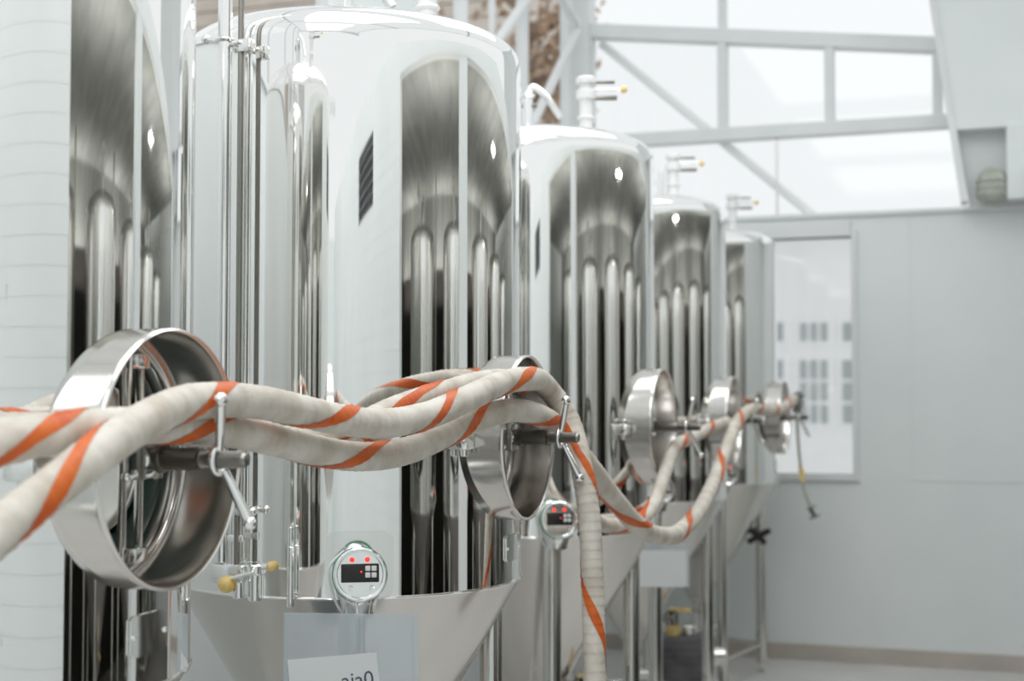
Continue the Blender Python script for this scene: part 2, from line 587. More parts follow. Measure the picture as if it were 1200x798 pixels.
# ------------------------------------------------------------------ the tank
R = 0.55
ZS = H - 0.56       # bottom seam of the shell
ZC = H + 1.035       # where the head begins
ZM = H - 0.112      # manway centre
RH = 0.248          # manway opening


def shell_mesh():
    """cylinder with a real round opening for the manway, and a dished head; exact normals for a true mirror"""
    vs, ns, fs = [], [], []

    def V(th, z, r=R, n=None):
        vs.append((r * cos(th), r * sin(th), z))
        ns.append(n if n else (cos(th), sin(th), 0))
        return len(vs) - 1

    def grid(t0, t1, nt, z0, z1, nz):
        ids = [[V(t0 + (t1 - t0) * i / nt, z0 + (z1 - z0) * j / nz) for j in range(nz + 1)] for i in range(nt + 1)]
        for i in range(nt):
            for j in range(nz):
                fs.append((ids[i][j], ids[i + 1][j], ids[i + 1][j + 1], ids[i][j + 1]))
    tr_ = 0.6
    za, zb = ZM - 0.32, ZM + 0.32
    grid(tr_, 2 * pi - tr_, 180, ZS, ZC, 4)
    grid(-tr_, tr_, 44, ZS, za, 2)
    grid(-tr_, tr_, 44, zb, ZC, 2)
    K = 128
    rings = []
    for k in range(K):
        a = 2 * pi * k / K
        y, z = RH * cos(a), RH * sin(a)
        th = math.asin(y / R)
        # rectangle border point, in (theta, z)
        dx, dz = cos(a), sin(a)
        s_ = min(tr_ / abs(dx) if abs(dx) > 1e-9 else 9, 0.32 / abs(dz) if abs(dz) > 1e-9 else 9)
        tb, zb_ = dx * s_, dz * s_
        rings.append([V(th + (tb - th) * m / 6, ZM + z + (zb_ - z) * m / 6) for m in range(7)])
    for k in range(K):
        A, B = rings[k], rings[(k + 1) % K]
        for m in range(6):
            fs.append((A[m], A[m + 1], B[m + 1], B[m]))
    # corners of the border rectangle
    for sx in (-1, 1):
        for sz in (-1, 1):
            c = V(sx * tr_, ZM + sz * 0.32)
            best = sorted(range(K), key=lambda k: (vs[rings[k][6]][2] - ZM - sz * 0.32) ** 2 + (vs[rings[k][6]][1] - R * sin(sx * tr_)) ** 2)[:2]
            fs.append((c, rings[best[0]][6], rings[best[1]][6]))
    # head: superellipse profile
    nseg, nr, n_, hh = 200, 44, 3.8, 0.155
    prof = []
    for j in range(nr + 1):
        t = (pi / 2) * j / nr
        prof.append((R * max(cos(t), 1e-6) ** (2 / n_), hh * sin(t) ** (2 / n_)))
    hid = []
    for i in range(nseg + 1):
        th = 2 * pi * i / nseg
        row = []
        for j, (r, z) in enumerate(prof):
            gr = (max(r, 1e-5) / R) ** (n_ - 1) / R
            gz = (z / hh) ** (n_ - 1) / hh
            l = math.hypot(gr, gz) or 1
            row.append(V(th, ZC + z, max(r, 1e-4), (cos(th) * gr / l, sin(th) * gr / l, gz / l)))
        hid.append(row)
    for i in range(nseg):
        for j in range(nr):
            fs.append((hid[i][j], hid[i + 1][j], hid[i + 1][j + 1], hid[i][j + 1]))
    me = bpy.data.meshes.new('shell')
    me.from_pydata(vs, [], fs)
    me.materials.append(M['mirror'])
    # flip faces that look inwards
    bm = bmesh.new(); bm.from_mesh(me); bm.verts.ensure_lookup_table()
    flip = [f for f in bm.faces if f.normal.dot(Vector(ns[f.verts[0].index])) < 0]
    bmesh.ops.reverse_faces(bm, faces=flip)
    bm.to_mesh(me); bm.free()
    me.shade_smooth()
    me.normals_split_custom_set_from_vertices(ns)
    return me


def build_tank():
    t = empty('fermentation_tank')
    o = bpy.data.objects.new('shell', shell_mesh()); COL.objects.link(o); o.parent = t
    # welded seam lips at both ends of the shell
    MB().torus(R - 0.001, 0.005, Matrix.Translation((0, 0, ZS)), 160, 8).build('seam_ring', M['polished'], t)
    # cone
    zb = ZS - (R - 0.07) / math.tan(math.radians(30))
    cone = MB().lathe([(R - 0.002, ZS + 0.001), (R - 0.004, ZS - 0.006), (0.07, zb), (0.05, zb), (0.05, zb - 0.07), (0.065, zb - 0.07), (0.065, zb - 0.085), (0.0001, zb - 0.085)], None, 128)
    c = cone.build('cone', M['satin'], t)
    MB().cyl((0, 0, zb - 0.085), (0, 0, zb - 0.20), 0.05).cyl((0, 0, zb - 0.2), (0.16, 0, zb - 0.2), 0.032).build('outlet', M['polished'], c)
    # legs with their feet
    angs = [math.radians(a) for a in (-64, 31, 92, 162)]
    LR = 0.462
    for a in angs:
        q_, tz = (0.586, H - 0.50) if a < 0 else (LR, ZS)     # the front leg runs up the shell to the readout
        x, y = q_ * cos(a), q_ * sin(a)
        lg = MB().lathe([(0.0001, 0.07), (0.038, 0.07), (0.038, tz - 0.085), (0.03, tz - 0.06), (0.0001, tz - 0.05)], Matrix.Translation((x, y, 0)), 28).build('leg', M['leg'], t)
        MB().lathe([(0.0001, 0), (0.05, 0), (0.052, 0.01), (0.03, 0.02), (0.014, 0.028), (0.014, 0.075), (0.0001, 0.075)], Matrix.Translation((x, y, 0)), 24).build('foot', M['chrome'], lg)
    for i in range(4):
        a, b = angs[i], angs[(i + 1) % 4]
        ra, rb = (0.586 if t_ < 0 else LR for t_ in (a, b))
        MB().cyl((ra * cos(a), ra * sin(a), 0.2), (rb * cos(b), rb * sin(b), 0.2), 0.016, 12).build('brace', M['leg'], t)
    # manway, its axis is +x
    def mx(x, dy=0, dz=0): return Matrix.Translation((x, dy, ZM + dz)) @ RX
    col = MB().lathe([(0.2535, 0.40), (0.2535, 0.592), (0.2550, 0.600), (0.2535, 0.607), (0.2500, 0.610), (0.2460, 0.607), (0.2440, 0.600), (0.2440, 0.40)],
                     mx(0), 128)
    mc = col.build('manway_collar', M['collar'], t)
    MB().lathe([(0.244, 0.45), (0.244, 0.472), (0.238, 0.476), (0.230, 0.476), (0.226, 0.47), (0.226, 0.40)], mx(0), 112).build('seat_ring', M['polished'], mc)
    dr = MB().lathe([(0.226, 0.39), (0.226, 0.41), (0.160, 0.415), (0.155, 0.43), (0.148, 0.434), (0.11, 0.430), (0.06, 0.427), (0.0001, 0.426)], mx(0), 96).build('manway_door', M['polished'], t)
    MB().lathe([(0.225, 0.412), (0.225, 0.436), (0.214, 0.444), (0.172, 0.444), (0.162, 0.437), (0.162, 0.412)], mx(0), 96).build('gasket', M['gasket'], dr)
    # yoke, bracket, spindle and handle
    yk = MB().bbox(0.50, 0.515, -0.035, -0.022, ZM - 0.20, ZM + 0.20, 0.003).bbox(0.50, 0.515, 0.022, 0.035, ZM - 0.20, ZM + 0.20, 0.003)
    yk.bbox(0.498, 0.53, -0.032, 0.032, ZM - 0.205, ZM - 0.175, 0.004).bbox(0.498, 0.53, -0.032, 0.032, ZM + 0.175, ZM + 0.205, 0.004)
    y_ = yk.build('yoke', M['polished'], dr)
    
    br = MB().bbox(0.505, 0.56, -0.034, -0.026, ZM - 0.04, ZM + 0.04, 0.002).bbox(0.505, 0.56, 0.026, 0.034, ZM - 0.04, ZM + 0.04, 0.002)
    br.cyl((0.53, -0.05, ZM - 0.035), (0.53, 0.05, ZM - 0.035), 0.007).cyl((0.53, -0.05, ZM + 0.035), (0.53, 0.05, ZM + 0.035), 0.007)
    br.cyl((0.545, -0.026, ZM), (0.545, 0.026, ZM), 0.02)
    for sy in (-1, 1):
        for sz in (-1, 1):
            br.sphere((0.53, sy * 0.05, ZM + sz * 0.035), 0.010, 12)
    br.build('bracket', M['chrome'], dr)
    sp = [(0.0001, 0.50), (0.024, 0.50), (0.024, 0.57), (0.028, 0.572), (0.028, 0.582), (0.022, 0.584), (0.022, 0.665)]
    x = 0.665
    while x < 0.758:
        sp += [(0.0150, x), (0.0168, x + 0.0015), (0.0150, x + 0.003)]
        x += 0.0034
    sp += [(0.015, 0.76), (0.012, 0.766), (0.0001, 0.768)]
    MB().lathe(sp, mx(0), 24).build('spindle', M['dark_steel'], dr)
    hd_ = MB()
    hx = 0.705
    hd_.torus(0.026, 0.0075, Matrix.Translation((hx, 0, ZM)) @ RX, 28, 10)
    for d in (Vector((0.30, -0.48, 0.88)), Vector((0.42, 0.12, -0.88))):
        d.normalize()
        p = Vector((hx, 0, ZM)) + d * 0.024
        qv = p + d * 0.112
        hd_.cyl(p, qv, 0.0085, 14, 0.0115)
        hd_.sphere(qv, 0.014, 14)
    hd_.build('handle', M['chrome'], dr)
    rod = [Vector((0.52, -0.03, ZM + 0.10)), Vector((0.53, -0.035, ZM + 0.235))]
    MB().cyl(rod[0], rod[1], 0.005, 10).build('hinge_rod', M['chrome'], dr)
    # hinge lug outside the collar
    MB().bbox(0.455, 0.52, -0.315, -0.25, ZM - 0.03, ZM + 0.015, 0.006).cyl((0.50, -0.285, ZM - 0.05), (0.50, -0.285, ZM + 0.035), 0.012).build('hinge', M['polished'], t)

    # controller on the front, with its base plate
    ca = math.radians(-62)
    cz = H - 0.478
    mm = Matrix.Rotation(ca, 4, 'Z') @ Matrix.Translation((0, 0, cz))         # local +x points away from the tank
    # plate wrapped on the shell
    pv, pf = [], []
    nn = 14
    for i in range(nn + 1):
        th = (i / nn - 0.5) * 0.35
        for (rr_, z) in ((R + 0.001, -0.083), (R + 0.005, -0.083), (R + 0.005, 0.108), (R + 0.001, 0.108)):
            edge = 0.018 if i in (0, nn) else (0.005 if i in (1, nn - 1) else 0)
            pv.append(Vector((rr_ * cos(th), rr_ * sin(th), z - math.copysign(edge, z))))
    for i in range(nn):
        for k in range(4):
            pf.append((i * 4 + k, (i + 1) * 4 + k, (i + 1) * 4 + (k + 1) % 4, i * 4 + (k + 1) % 4))
    pf += [(0, 1, 2, 3), tuple(nn * 4 + k for k in (3, 2, 1, 0))]
    pm_ = MB().add([mm @ v for v in pv], pf)
    pm_.build('backing_plate', M['polished'], t, 30)
    tilt = mm @ Matrix.Translation((0.665, -0.004, 0.0)) @ Matrix.Rotation(math.radians(-6), 4, 'Y') @ RX
    hs = MB().lathe([(0.0001, -0.075), (0.045, -0.075), (0.066, -0.055), (0.072, -0.03), (0.072, -0.006), (0.0745, -0.004), (0.0745, 0.006), (0.070, 0.010), (0.064, 0.009), (0.062, 0.004), (0.0001, 0.004)], tilt, 56)
    hs.cyl(mm @ Vector((0.545, 0, 0.01)), mm @ Vector((0.60, 0, 0.005)), 0.028)
    tc_ = hs.build('temperature_controller', M['chrome'], t)
    nk = MB().lathe([(0.058, 0.0), (0.060, -0.03), (0.052, -0.065), (0.044, -0.088), (0.044, -0.10), (0.0001, -0.10)], mm @ Matrix.Translation((0.606, -0.004, -0.018)), 40)
    nk.build('neck', M['chrome'], tc_)
    MB().torus(0.0735, 0.0035, tilt @ Matrix.Translation((0, 0, -0.012)), 56, 8).build('seal', M['green'], tc_)
    # in the face frame: local x of RX-turned frame is down, y stays
    def face(u, v, w): return tilt @ Vector((-v, u, w))
    def fbox(u0, u1, v0, v1, w0, w1, b=0.002):
        return MB().bbox(-v1, -v0, u0, u1, w0, w1, b, tilt)
    fbox(-0.052, 0.052, -0.021, 0.030, 0.003, 0.011, 0.003).build('display', M['black'], tc_)
    for u in (0.014, 0.031):
        for v_ in (-0.008, 0.010):
            fbox(u, u + 0.014, v_, v_ + 0.014, 0.010, 0.0135, 0.0015).build('button', M['white_plastic'], tc_)
    for u in (-0.022, 0.020):
        MB().sphere(face(u, 0.041, 0.006), 0.0072, 14).build('indicator_light', M['led'], tc_)
    MB().sphere(face(0.003, 0.008, 0.011), 0.0028, 10).build('indicator_light', M['led'], tc_)
    for u in (-0.026, 0.032):
        mbs = MB().cyl(face(u, -0.036, 0.003), face(u, -0.036, 0.009), 0.0068, 14)
        mbs.build('screw', M['polished'], tc_)
    cb = [mm @ Vector(p) for p in ((0.60, -0.045, 0.06), (0.62, -0.085, 0.02), (0.61, -0.075, -0.06), (0.60, -0.05, -0.11), (0.60, 0.0, -0.135), (0.60, 0.035, -0.12))]
    MB().tube(spline(cb, 0.012), 0.004, 8).build('cable', M['white_plastic'], tc_)

    # vertical cleaning pipes at the left front, held by a clamp
    def front(dx, dz, z):   # camera-side offsets turned into tank axes
        return Vector((dx * cos(YAW) - dz * sin(YAW), dx * sin(YAW) + dz * cos(YAW), z))
    A = front(-0.30, -0.50, 0); B = front(-0.245, -0.525, 0)
    A = front(-0.312, -0.515, 0); B = front(-0.262, -0.535, 0)
    MB().cyl(A + Vector((0, 0, ZS + 0.10)), A + Vector((0, 0, H + 1.55)), 0.0205, 24).build('cleaning_pipe', M['chrome'], t)
    MB().cyl(B + Vector((0, 0, ZS + 0.05)), B + Vector((0, 0, H + 1.55)), 0.009, 16).build('cleaning_pipe', M['dark_steel'], t)
    hz = H + 1.045
    c0, c1 = A + (A - B).normalized() * 0.065, B + (B - A).normalized() * 0.03
    cl = MB().cyl(c0 + Vector((0, 0, hz + 0.01)), c1 + Vector((0, 0, hz - 0.025)), 0.009, 14)
    cl.torus(0.024, 0.006, Matrix.Translation(A + Vector((0, 0, hz))), 24, 8)
    cl.torus(0.016, 0.006, Matrix.Translation(B + Vector((0, 0, hz - 0.015))), 24, 8)
    cl.bbox(-0.02, 0.02, -0.016, 0.016, -0.022, 0.016, 0.004, Matrix.Translation(B + (B - A) * 0.35 + Vector((0, 0, hz - 0.02))))
    cl.sphere(c0 + Vector((0, 0, hz + 0.01)), 0.015, 12)
    cl.build('pipe_clamp', M['polished'], t)
    # sampling cock under the pipes
    G = front(-0.30, -0.515, 0)
    z0 = ZS + 0.03
    sv = MB().cyl(G + Vector((0.0, 0, z0 + 0.06)), G + Vector((0, 0, z0 + 0.21)), 0.0075, 14)
    D = (B - A).normalized()
    sv.cyl(G + D * 0.018 + Vector((0, 0, z0 + 0.06)), G + D * 0.018 + Vector((0, 0, z0 + 0.21)), 0.006, 14)
    sv.bbox(-0.03, 0.065, -0.014, 0.014, z0 + 0.205, z0 + 0.228, 0.005, Matrix.Translation(G) @ Matrix.Rotation(math.atan2(D.y, D.x), 4, 'Z'))
    sv.sphere(G + D * 0.09 + Vector((0, 0, z0 + 0.216)), 0.014, 12)
    sv.cyl(G + D * 0.04 + Vector((0, 0, z0 + 0.216)), G + D * 0.09 + Vector((0, 0, z0 + 0.216)), 0.008, 12)
    sv.bbox(0.0, 0.06, -0.009, 0.009, z0 + 0.13, z0 + 0.15, 0.004, Matrix.Translation(G) @ Matrix.Rotation(math.atan2(D.y, D.x), 4, 'Z'))
    sv.bbox(-0.035, 0.06, -0.022, 0.022, z0 + 0.012, z0 + 0.068, 0.008, Matrix.Translation(G) @ Matrix.Rotation(math.atan2(D.y, D.x), 4, 'Z'))
    sv.cyl(G + D * 0.045 + Vector((0, 0, z0 - 0.03)), G + D * 0.045 + Vector((0, 0, z0 + 0.02)), 0.018, 16)
    s1 = sv.build('sample_valve', M['chrome'], t)
    kn = front(-0.287, -0.555, 0)
    MB().sphere(kn + Vector((0, 0, z0 + 0.012)), 0.024, 18, 1.0).build('knob', M['yellow'], s1)
    MB().cyl(kn + D * 0.01 + Vector((0, 0, z0 + 0.028)), kn + D * 0.09 + Vector((0, 0, z0 + 0.05)), 0.006, 10).build('lever', M['chrome'], s1)
    G2 = front(-0.215, -0.515, 0)
    s2 = MB().cyl(G2 + Vector((0, 0, ZS - 0.01)), G2 + Vector((0, 0, ZS + 0.075)), 0.019, 20).cyl(G2 + Vector((0, 0, ZS + 0.065)), G2 + Vector((0, 0, ZS + 0.095)), 0.027, 20)
    s2.cyl(G2 + Vector((0, 0, ZS + 0.085)), G2 + D * 0.045 + Vector((0, 0, ZS + 0.09)), 0.009, 12)
    s2 = s2.build('sample_valve', M['chrome'], t)
    MB().sphere(G2 + D * 0.055 + Vector((0, 0, ZS + 0.09)), 0.015, 14).build('knob', M['yellow'], s2)
    G3 = front(-0.105, -0.565, 0)
    MB().cyl(G3 + Vector((0, 0, ZS - 0.02)), G3 + Vector((0, 0, ZS + 0.15)), 0.0105, 16).cyl(G3 + Vector((0, 0, ZS + 0.15)), G3 + Vector((0, 0, ZS + 0.205)), 0.0085, 16) \
        .cyl(G3 + Vector((0, 0, ZS + 0.02)), front(-0.08, -0.52, ZS + 0.005), 0.007, 12).build('sight_tube', M['chrome'], t)

    # name plate below the manway, wrapped on the shell and riveted
    pa = 0.0
    mp_ = Matrix.Rotation(pa, 4, 'Z') @ Matrix.Translation((0, 0, H - 0.452))
    pv, pf = [], []
    nn = 10
    for i in range(nn + 1):
        th = (i / nn - 0.5) * 0.215
        for (rr_, z) in ((R + 0.001, -0.04), (R + 0.006, -0.04), (R + 0.006, 0.04), (R + 0.001, 0.04)):
            edge = 0.008 if i in (0, nn) else 0
            pv.append(Vector((rr_ * cos(th), rr_ * sin(th), z - math.copysign(edge, z))))
    for i in range(nn):
        for k in range(4):
            pf.append((i * 4 + k, (i + 1) * 4 + k, (i + 1) * 4 + (k + 1) % 4, i * 4 + (k + 1) % 4))
    pf += [(0, 1, 2, 3), tuple(nn * 4 + k for k in (3, 2, 1, 0))]
    npl = MB().add([mp_ @ v_ for v_ in pv], pf).build('name_plate', M['polished'], t, 30)
    for th in (-0.095, 0.095):
        MB().sphere(mp_ @ Vector(((R + 0.006) * cos(th), (R + 0.006) * sin(th), 0)), 0.006, 12).build('rivet', M['chrome'], npl)

    # fittings on the head
    zt = H + 1.24
    f0 = front(0.245, -0.02, 0)
    tf = MB().cyl(f0 + Vector((0, 0, zt - 0.07)), f0 + Vector((0, 0, zt + 0.14)), 0.030, 24)
    tf.cyl(f0 + Vector((0, 0, zt + 0.03)), f0 + Vector((0, 0, zt + 0.045)), 0.042, 24)
    tf.cyl(f0 + Vector((0, 0, zt + 0.12)), f0 + Vector((0, 0, zt + 0.165)), 0.045, 24)
    tf.cyl(f0 + Vector((0, 0, zt + 0.19)), f0 + Vector((0, 0, zt + 0.225)), 0.045, 24)
    tf.cyl(f0 + Vector((0, 0, zt + 0.16)), f0 + Vector((0, 0, zt + 0.2)), 0.03, 24)
    tfo = tf.build('relief_valve', M['white_plastic'], t)
    E1 = front(1, 0, 0)
    MB().bbox(0.03, 0.13, -0.012, 0.012, zt + 0.195, zt + 0.207, 0.003, Matrix.Translation(f0) @ Matrix.Rotation(YAW, 4, 'Z')).build('lever', M['dark_steel'], tfo)
    MB().bbox(0.03, 0.14, -0.012, 0.012, zt + 0.12, zt + 0.14, 0.003, Matrix.Translation(f0) @ Matrix.Rotation(YAW, 4, 'Z')).build('lever', M['dark_steel'], tfo)
    MB().sphere(f0 + E1 * 0.17 + Vector((0, 0, zt + 0.168)), 0.017, 14).build('knob', M['yellow'], tfo)
    MB().cyl(f0 + Vector((0, 0, zt + 0.17)), f0 + E1 * 0.16 + Vector((0, 0, zt + 0.168)), 0.006, 10).build('stem', M['chrome'], tfo)
    f1 = front(-0.02, -0.02, 0)
    tg = MB().cyl(f1 + Vector((0, 0, zt - 0.06)), f1 + Vector((0, 0, zt + 0.13)), 0.025, 20).cyl(f1 + Vector((0, 0, zt + 0.13)), f1 + Vector((0, 0, zt + 0.15)), 0.036, 20)
    tg.tube(spline([f1 + Vector((0, 0, zt + 0.15)), f1 + E1 * 0.02 + Vector((0, 0, zt + 0.18)), f1 + E1 * 0.07 + Vector((0, 0, zt + 0.15)), f1 + E1 * 0.15 + Vector((0, 0, zt + 0.04))], 0.01), 0.016, 14)
    tg.build('vent_pipe', M['chrome'], t)
    MB().bbox(-0.045, 0.045, -0.012, 0.012, zt + 0.085, zt + 0.105, 0.004, Matrix.Translation(f1) @ Matrix.Rotation(YAW, 4, 'Z')).build('clamp', M['dark_steel'], t)
    # low racking valve with a yellow handle
    f2 = front(0.15, -0.05, 0)
    E2 = front(0.24, -0.08, 0)
    rv = MB().cyl(f2 * 0.5 + Vector((0, 0, 0.66)), E2 + Vector((0, 0, 0.66)), 0.024, 16).cyl(E2 * 0.78 + Vector((0, 0, 0.66)), E2 * 0.9 + Vector((0, 0, 0.66)), 0.044, 18)
    rv.cyl(E2 * 0.98 + Vector((0, 0, 0.62)), E2 * 0.98 + Vector((0, 0, 0.71)), 0.02, 14)
    rvo = rv.build('racking_valve', M['dark_steel'], t)
    MB().bbox(0, 0.13, -0.014, 0.014, 0.70, 0.722, 0.006, Matrix.Translation(E2 * 0.85) @ Matrix.Rotation(YAW - 0.4, 4, 'Z')).build('lever', M['yellow'], rvo)
    return t


def copy_tree(o, parent=None):
    c = o.copy()
    COL.objects.link(c)
    if parent is not None: c.parent = parent
    for ch in o.children: copy_tree(ch, c)
    return c


tank = build_tank()
LAB = ['mirror polished steel tank nearest the camera, cut by the left edge of the photo',
       'large mirror steel tank with a hanging plastic sign sheet, second from the camera',
       'steel tank in the middle of the row, seen just behind the hanging hose',
       'steel tank second from the window end of the row, white sheet hanging below',
       'steel tank at the far end of the row, beside the white framed window']
CAMPOS = [(-1.23, 2.97), (-0.52, 4.60), (0.09, 6.40), (0.71, 8.40), (1.32, 10.07)]
POS = [(X * cos(YAW) - Z * sin(YAW), X * sin(YAW) + Z * cos(YAW)) for X, Z in CAMPOS]
tanks = []
for i, (x, y) in enumerate(POS):
    o = tank if i == 0 else copy_tree(tank)
    o.location = (x, y, 0)
    tag(o, LAB[i], 'tank', 'mirror steel fermentation tanks in a row')
    tanks.append(o)
for k in range(5):
    o = copy_tree(tank)
    o.location = (2.8, 2.4 + 1.95 * k, 0)
    o.scale = (1.32, 1.32, 0.95)
    for ch in o.children:
        if ch.name.startswith(('shell', 'cone')):
            ch.material_slots[0].link = 'OBJECT'
            ch.material_slots[0].material = M['soft']
    o.rotation_euler = (0, 0, pi)
    tag(o, 'softly polished tank of the opposite row, ' + ('straight across from the nearest tank', 'facing the tank with the hanging sign', 'facing the middle tank',
                                                             'facing the fourth tank', 'at the window end')[k], 'tank', 'tanks of the opposite row')
for ch in [c for c in tanks[4].children if c.name.startswith('racking_valve')]:
    for l_ in list(ch.children): bpy.data.objects.remove(l_)
    bpy.data.objects.remove(ch)
# winged black valve on the cone of the last tank
f5 = Vector((cos(YAW), sin(YAW), 0))
bv = MB().cyl(f5 * 0.30 + Vector((0, 0, 1.05)), f5 * 0.42 + Vector((0, 0, 0.97)), 0.022, 14).sphere(f5 * 0.33 + Vector((0, 0, 1.05)), 0.045, 14) \
    .bbox(-0.09, 0.09, -0.012, 0.012, -0.02, 0.02, 0.006, Matrix.Translation(f5 * 0.42 + Vector((0, 0, 0.97))) @ Matrix.Rotation(YAW, 4, 'Z') @ Matrix.Rotation(-0.5, 4, 'Y')) \
    .bbox(-0.07, 0.07, -0.012, 0.012, -0.02, 0.02, 0.006, Matrix.Translation(f5 * 0.42 + Vector((0, 0, 0.97))) @ Matrix.Rotation(YAW, 4, 'Z') @ Matrix.Rotation(0.9, 4, 'Y'))
bvo = bv.build('winged_valve', M['black'], tanks[4])
tag(bvo, 'black winged valve')


# ------------------------------------------------------------------ hanging sign sheets
def sign(cpos, w, h, pw, ph, px_off, label, text=None, rot=0, tilt_=0.0):
    """cpos: top centre of the sheet; it faces the aisle side of the camera"""
    root = empty('sign_sheet', cpos, math.radians(28) + rot)
    me = MB().bbox(-w / 2, w / 2, -0.0015, 0.0015, -h, 0, 0.0005).build('plastic_sleeve', M['sheet'], root, 0)
    for x in (-w / 2 + 0.006, w / 2 - 0.018):
        MB().box(x, x + 0.004, -0.0035, -0.0018, -h, 0).build('sleeve_weld', M['sheet'], root, 0)
    pr = Matrix.Translation((px_off, 0, -h)) @ Matrix.Rotation(tilt_, 4, 'Y') @ Matrix.Translation((-px_off, 0, h))
    MB().box(px_off - pw / 2, px_off + pw / 2, -0.0030, -0.0022, -h + 0.003, -h + ph, pr).build('paper', M['paper'], root, 0)
    MB().tube([Vector((-0.02, 0.0, -0.01)), Vector((-0.012, 0.01, 0.05)), Vector((0, 0.02, 0.07)), Vector((0.012, 0.01, 0.05)), Vector((0.02, 0, -0.01))], 0.0018, 6).build('hanging_wire', M['chrome'], root)
    if text:
        cu = bpy.data.curves.new('lettering', 'FONT')
        cu.body = text; cu.size = 0.058; cu.extrude = 0.0004; cu.align_x = 'RIGHT'
        to = bpy.data.objects.new('tmp', cu); COL.objects.link(to)
        dg = bpy.context.evaluated_depsgraph_get()
        tm_ = bpy.data.meshes.new_from_object(to.evaluated_get(dg))
        bpy.data.objects.remove(to)
        tm_.transform(Matrix.Translation((px_off + pw / 2 - 0.022, -0.0036, -h + ph - 0.078)) @ Matrix.Rotation(tilt_, 4, 'Y') @ Matrix.Rotation(pi / 2, 4, 'X'))
        link('lettering', tm_, M['ink'], root, 0)
    tag(root, label, 'sign', 'plastic sign sheets hung on the tanks')
    return root


s = sign(at(411, 719, 3.93), 0.375, 0.28, 0.25, 0.165, -0.035, 'clear plastic sign sheet with white paper hanging under the nearest readout', 'aia0', 0, -0.10)
s.rotation_euler = (0.0, 0.0, YAW - 0.10)
s = sign(at(772, 637, 7.70), 0.33, 0.235, 0.31, 0.20, 0, 'white paper sign sheet hanging below the fourth tank, behind the sagging hose')
s.rotation_euler = (0, 0, YAW)


# ------------------------------------------------------------------ hoses
def row_point(px, py, d, z=None):
    """a point of a hose: d metres outside the plane in front of the manway rims, or at forward distance z"""
    if z is not None: return at(px, py, z)
    eye = Vector((0, 0, H))
    v = at(px, py, 1.0) - eye
    # plane x = -1.475 + (y - 2.41) * k + d
    k = (-1.322 + 1.475) / (4.18 - 2.41)
    t = (-1.475 - 2.41 * k + d) / (v.x - k * v.y)
    return eye + v * t


def hose(ctrl, r, label, targets, pitch=0.5, sw=0.027, mat='hose'):
    """targets: pixels where the orange stripe comes round to the front, in order along the hose"""
    pts = spline([row_point(*c) for c in ctrl], 0.004)
    n = 22
    rnd = random.Random(len(ctrl))
    jit = [rnd.uniform(0.7, 1.3) for _ in range(len(pts))]

    def rad(i):
        k = i % 7
        return r * (1 + 0.045 * jit[i // 7] * (k / 6.0) - 0.022)
    o = MB().tube(pts, rad, n).build('wrapped_hose', M[mat], None, 60)
    tag(o, label, 'hose', 'tape wrapped hoses slung along the tanks')
    fr = frames(pts)
    eye = Vector((0, 0, H))
    dirs = [(p - eye).normalized() for p in pts]
    marks = []
    last = 0
    for px, py in targets:
        d = (at(px, py, 1) - eye).normalized()
        lo = last
        i = max(range(lo, len(pts)), key=lambda q: dirs[q].dot(d))
        last = i + 1
        p, T, N, B = fr[i]
        v = (eye - p).normalized()
        marks.append((i * 0.004, math.atan2(v.dot(B), v.dot(N))))
    # unwrap: one turn back between successive marks
    ks = []
    for q, (s_, a) in enumerate(marks):
        if q:
            a -= 2 * pi * q
            while a - ks[-1][1] > -pi: a -= 2 * pi
            while a - ks[-1][1] < -3 * pi: a += 2 * pi
        ks.append((s_, a))

    def ang(s_):
        if s_ <= ks[0][0]: return ks[0][1] + (ks[0][0] - s_) * 2 * pi / pitch
        for (sa, aa), (sb, ab) in zip(ks, ks[1:]):
            if s_ <= sb: return aa + (ab - aa) * (s_ - sa) / max(1e-6, sb - sa)
        return ks[-1][1] - (s_ - ks[-1][0]) * 2 * pi / pitch
    vs, fs = [], []
    m = 8
    for i, (p, T, N, B) in enumerate(fr):
        s_ = i * 0.004
        a0_ = ang(s_)
        for k in range(m + 1):
            a = a0_ + (k / m - 0.5) * sw / r * (1 + 0.2 * sin(s_ * 31))
            rr_ = rad(i) + 0.0014
            vs.append(p + rr_ * (cos(a) * N + sin(a) * B))
    for i in range(len(fr) - 1):
        for k in range(m):
            a, b = i * (m + 1) + k, (i + 1) * (m + 1) + k
            fs.append((a, b, b + 1, a + 1))
    MB().add(vs, fs).build('orange_stripe', M['orange'], o, 60)
    return o, pts


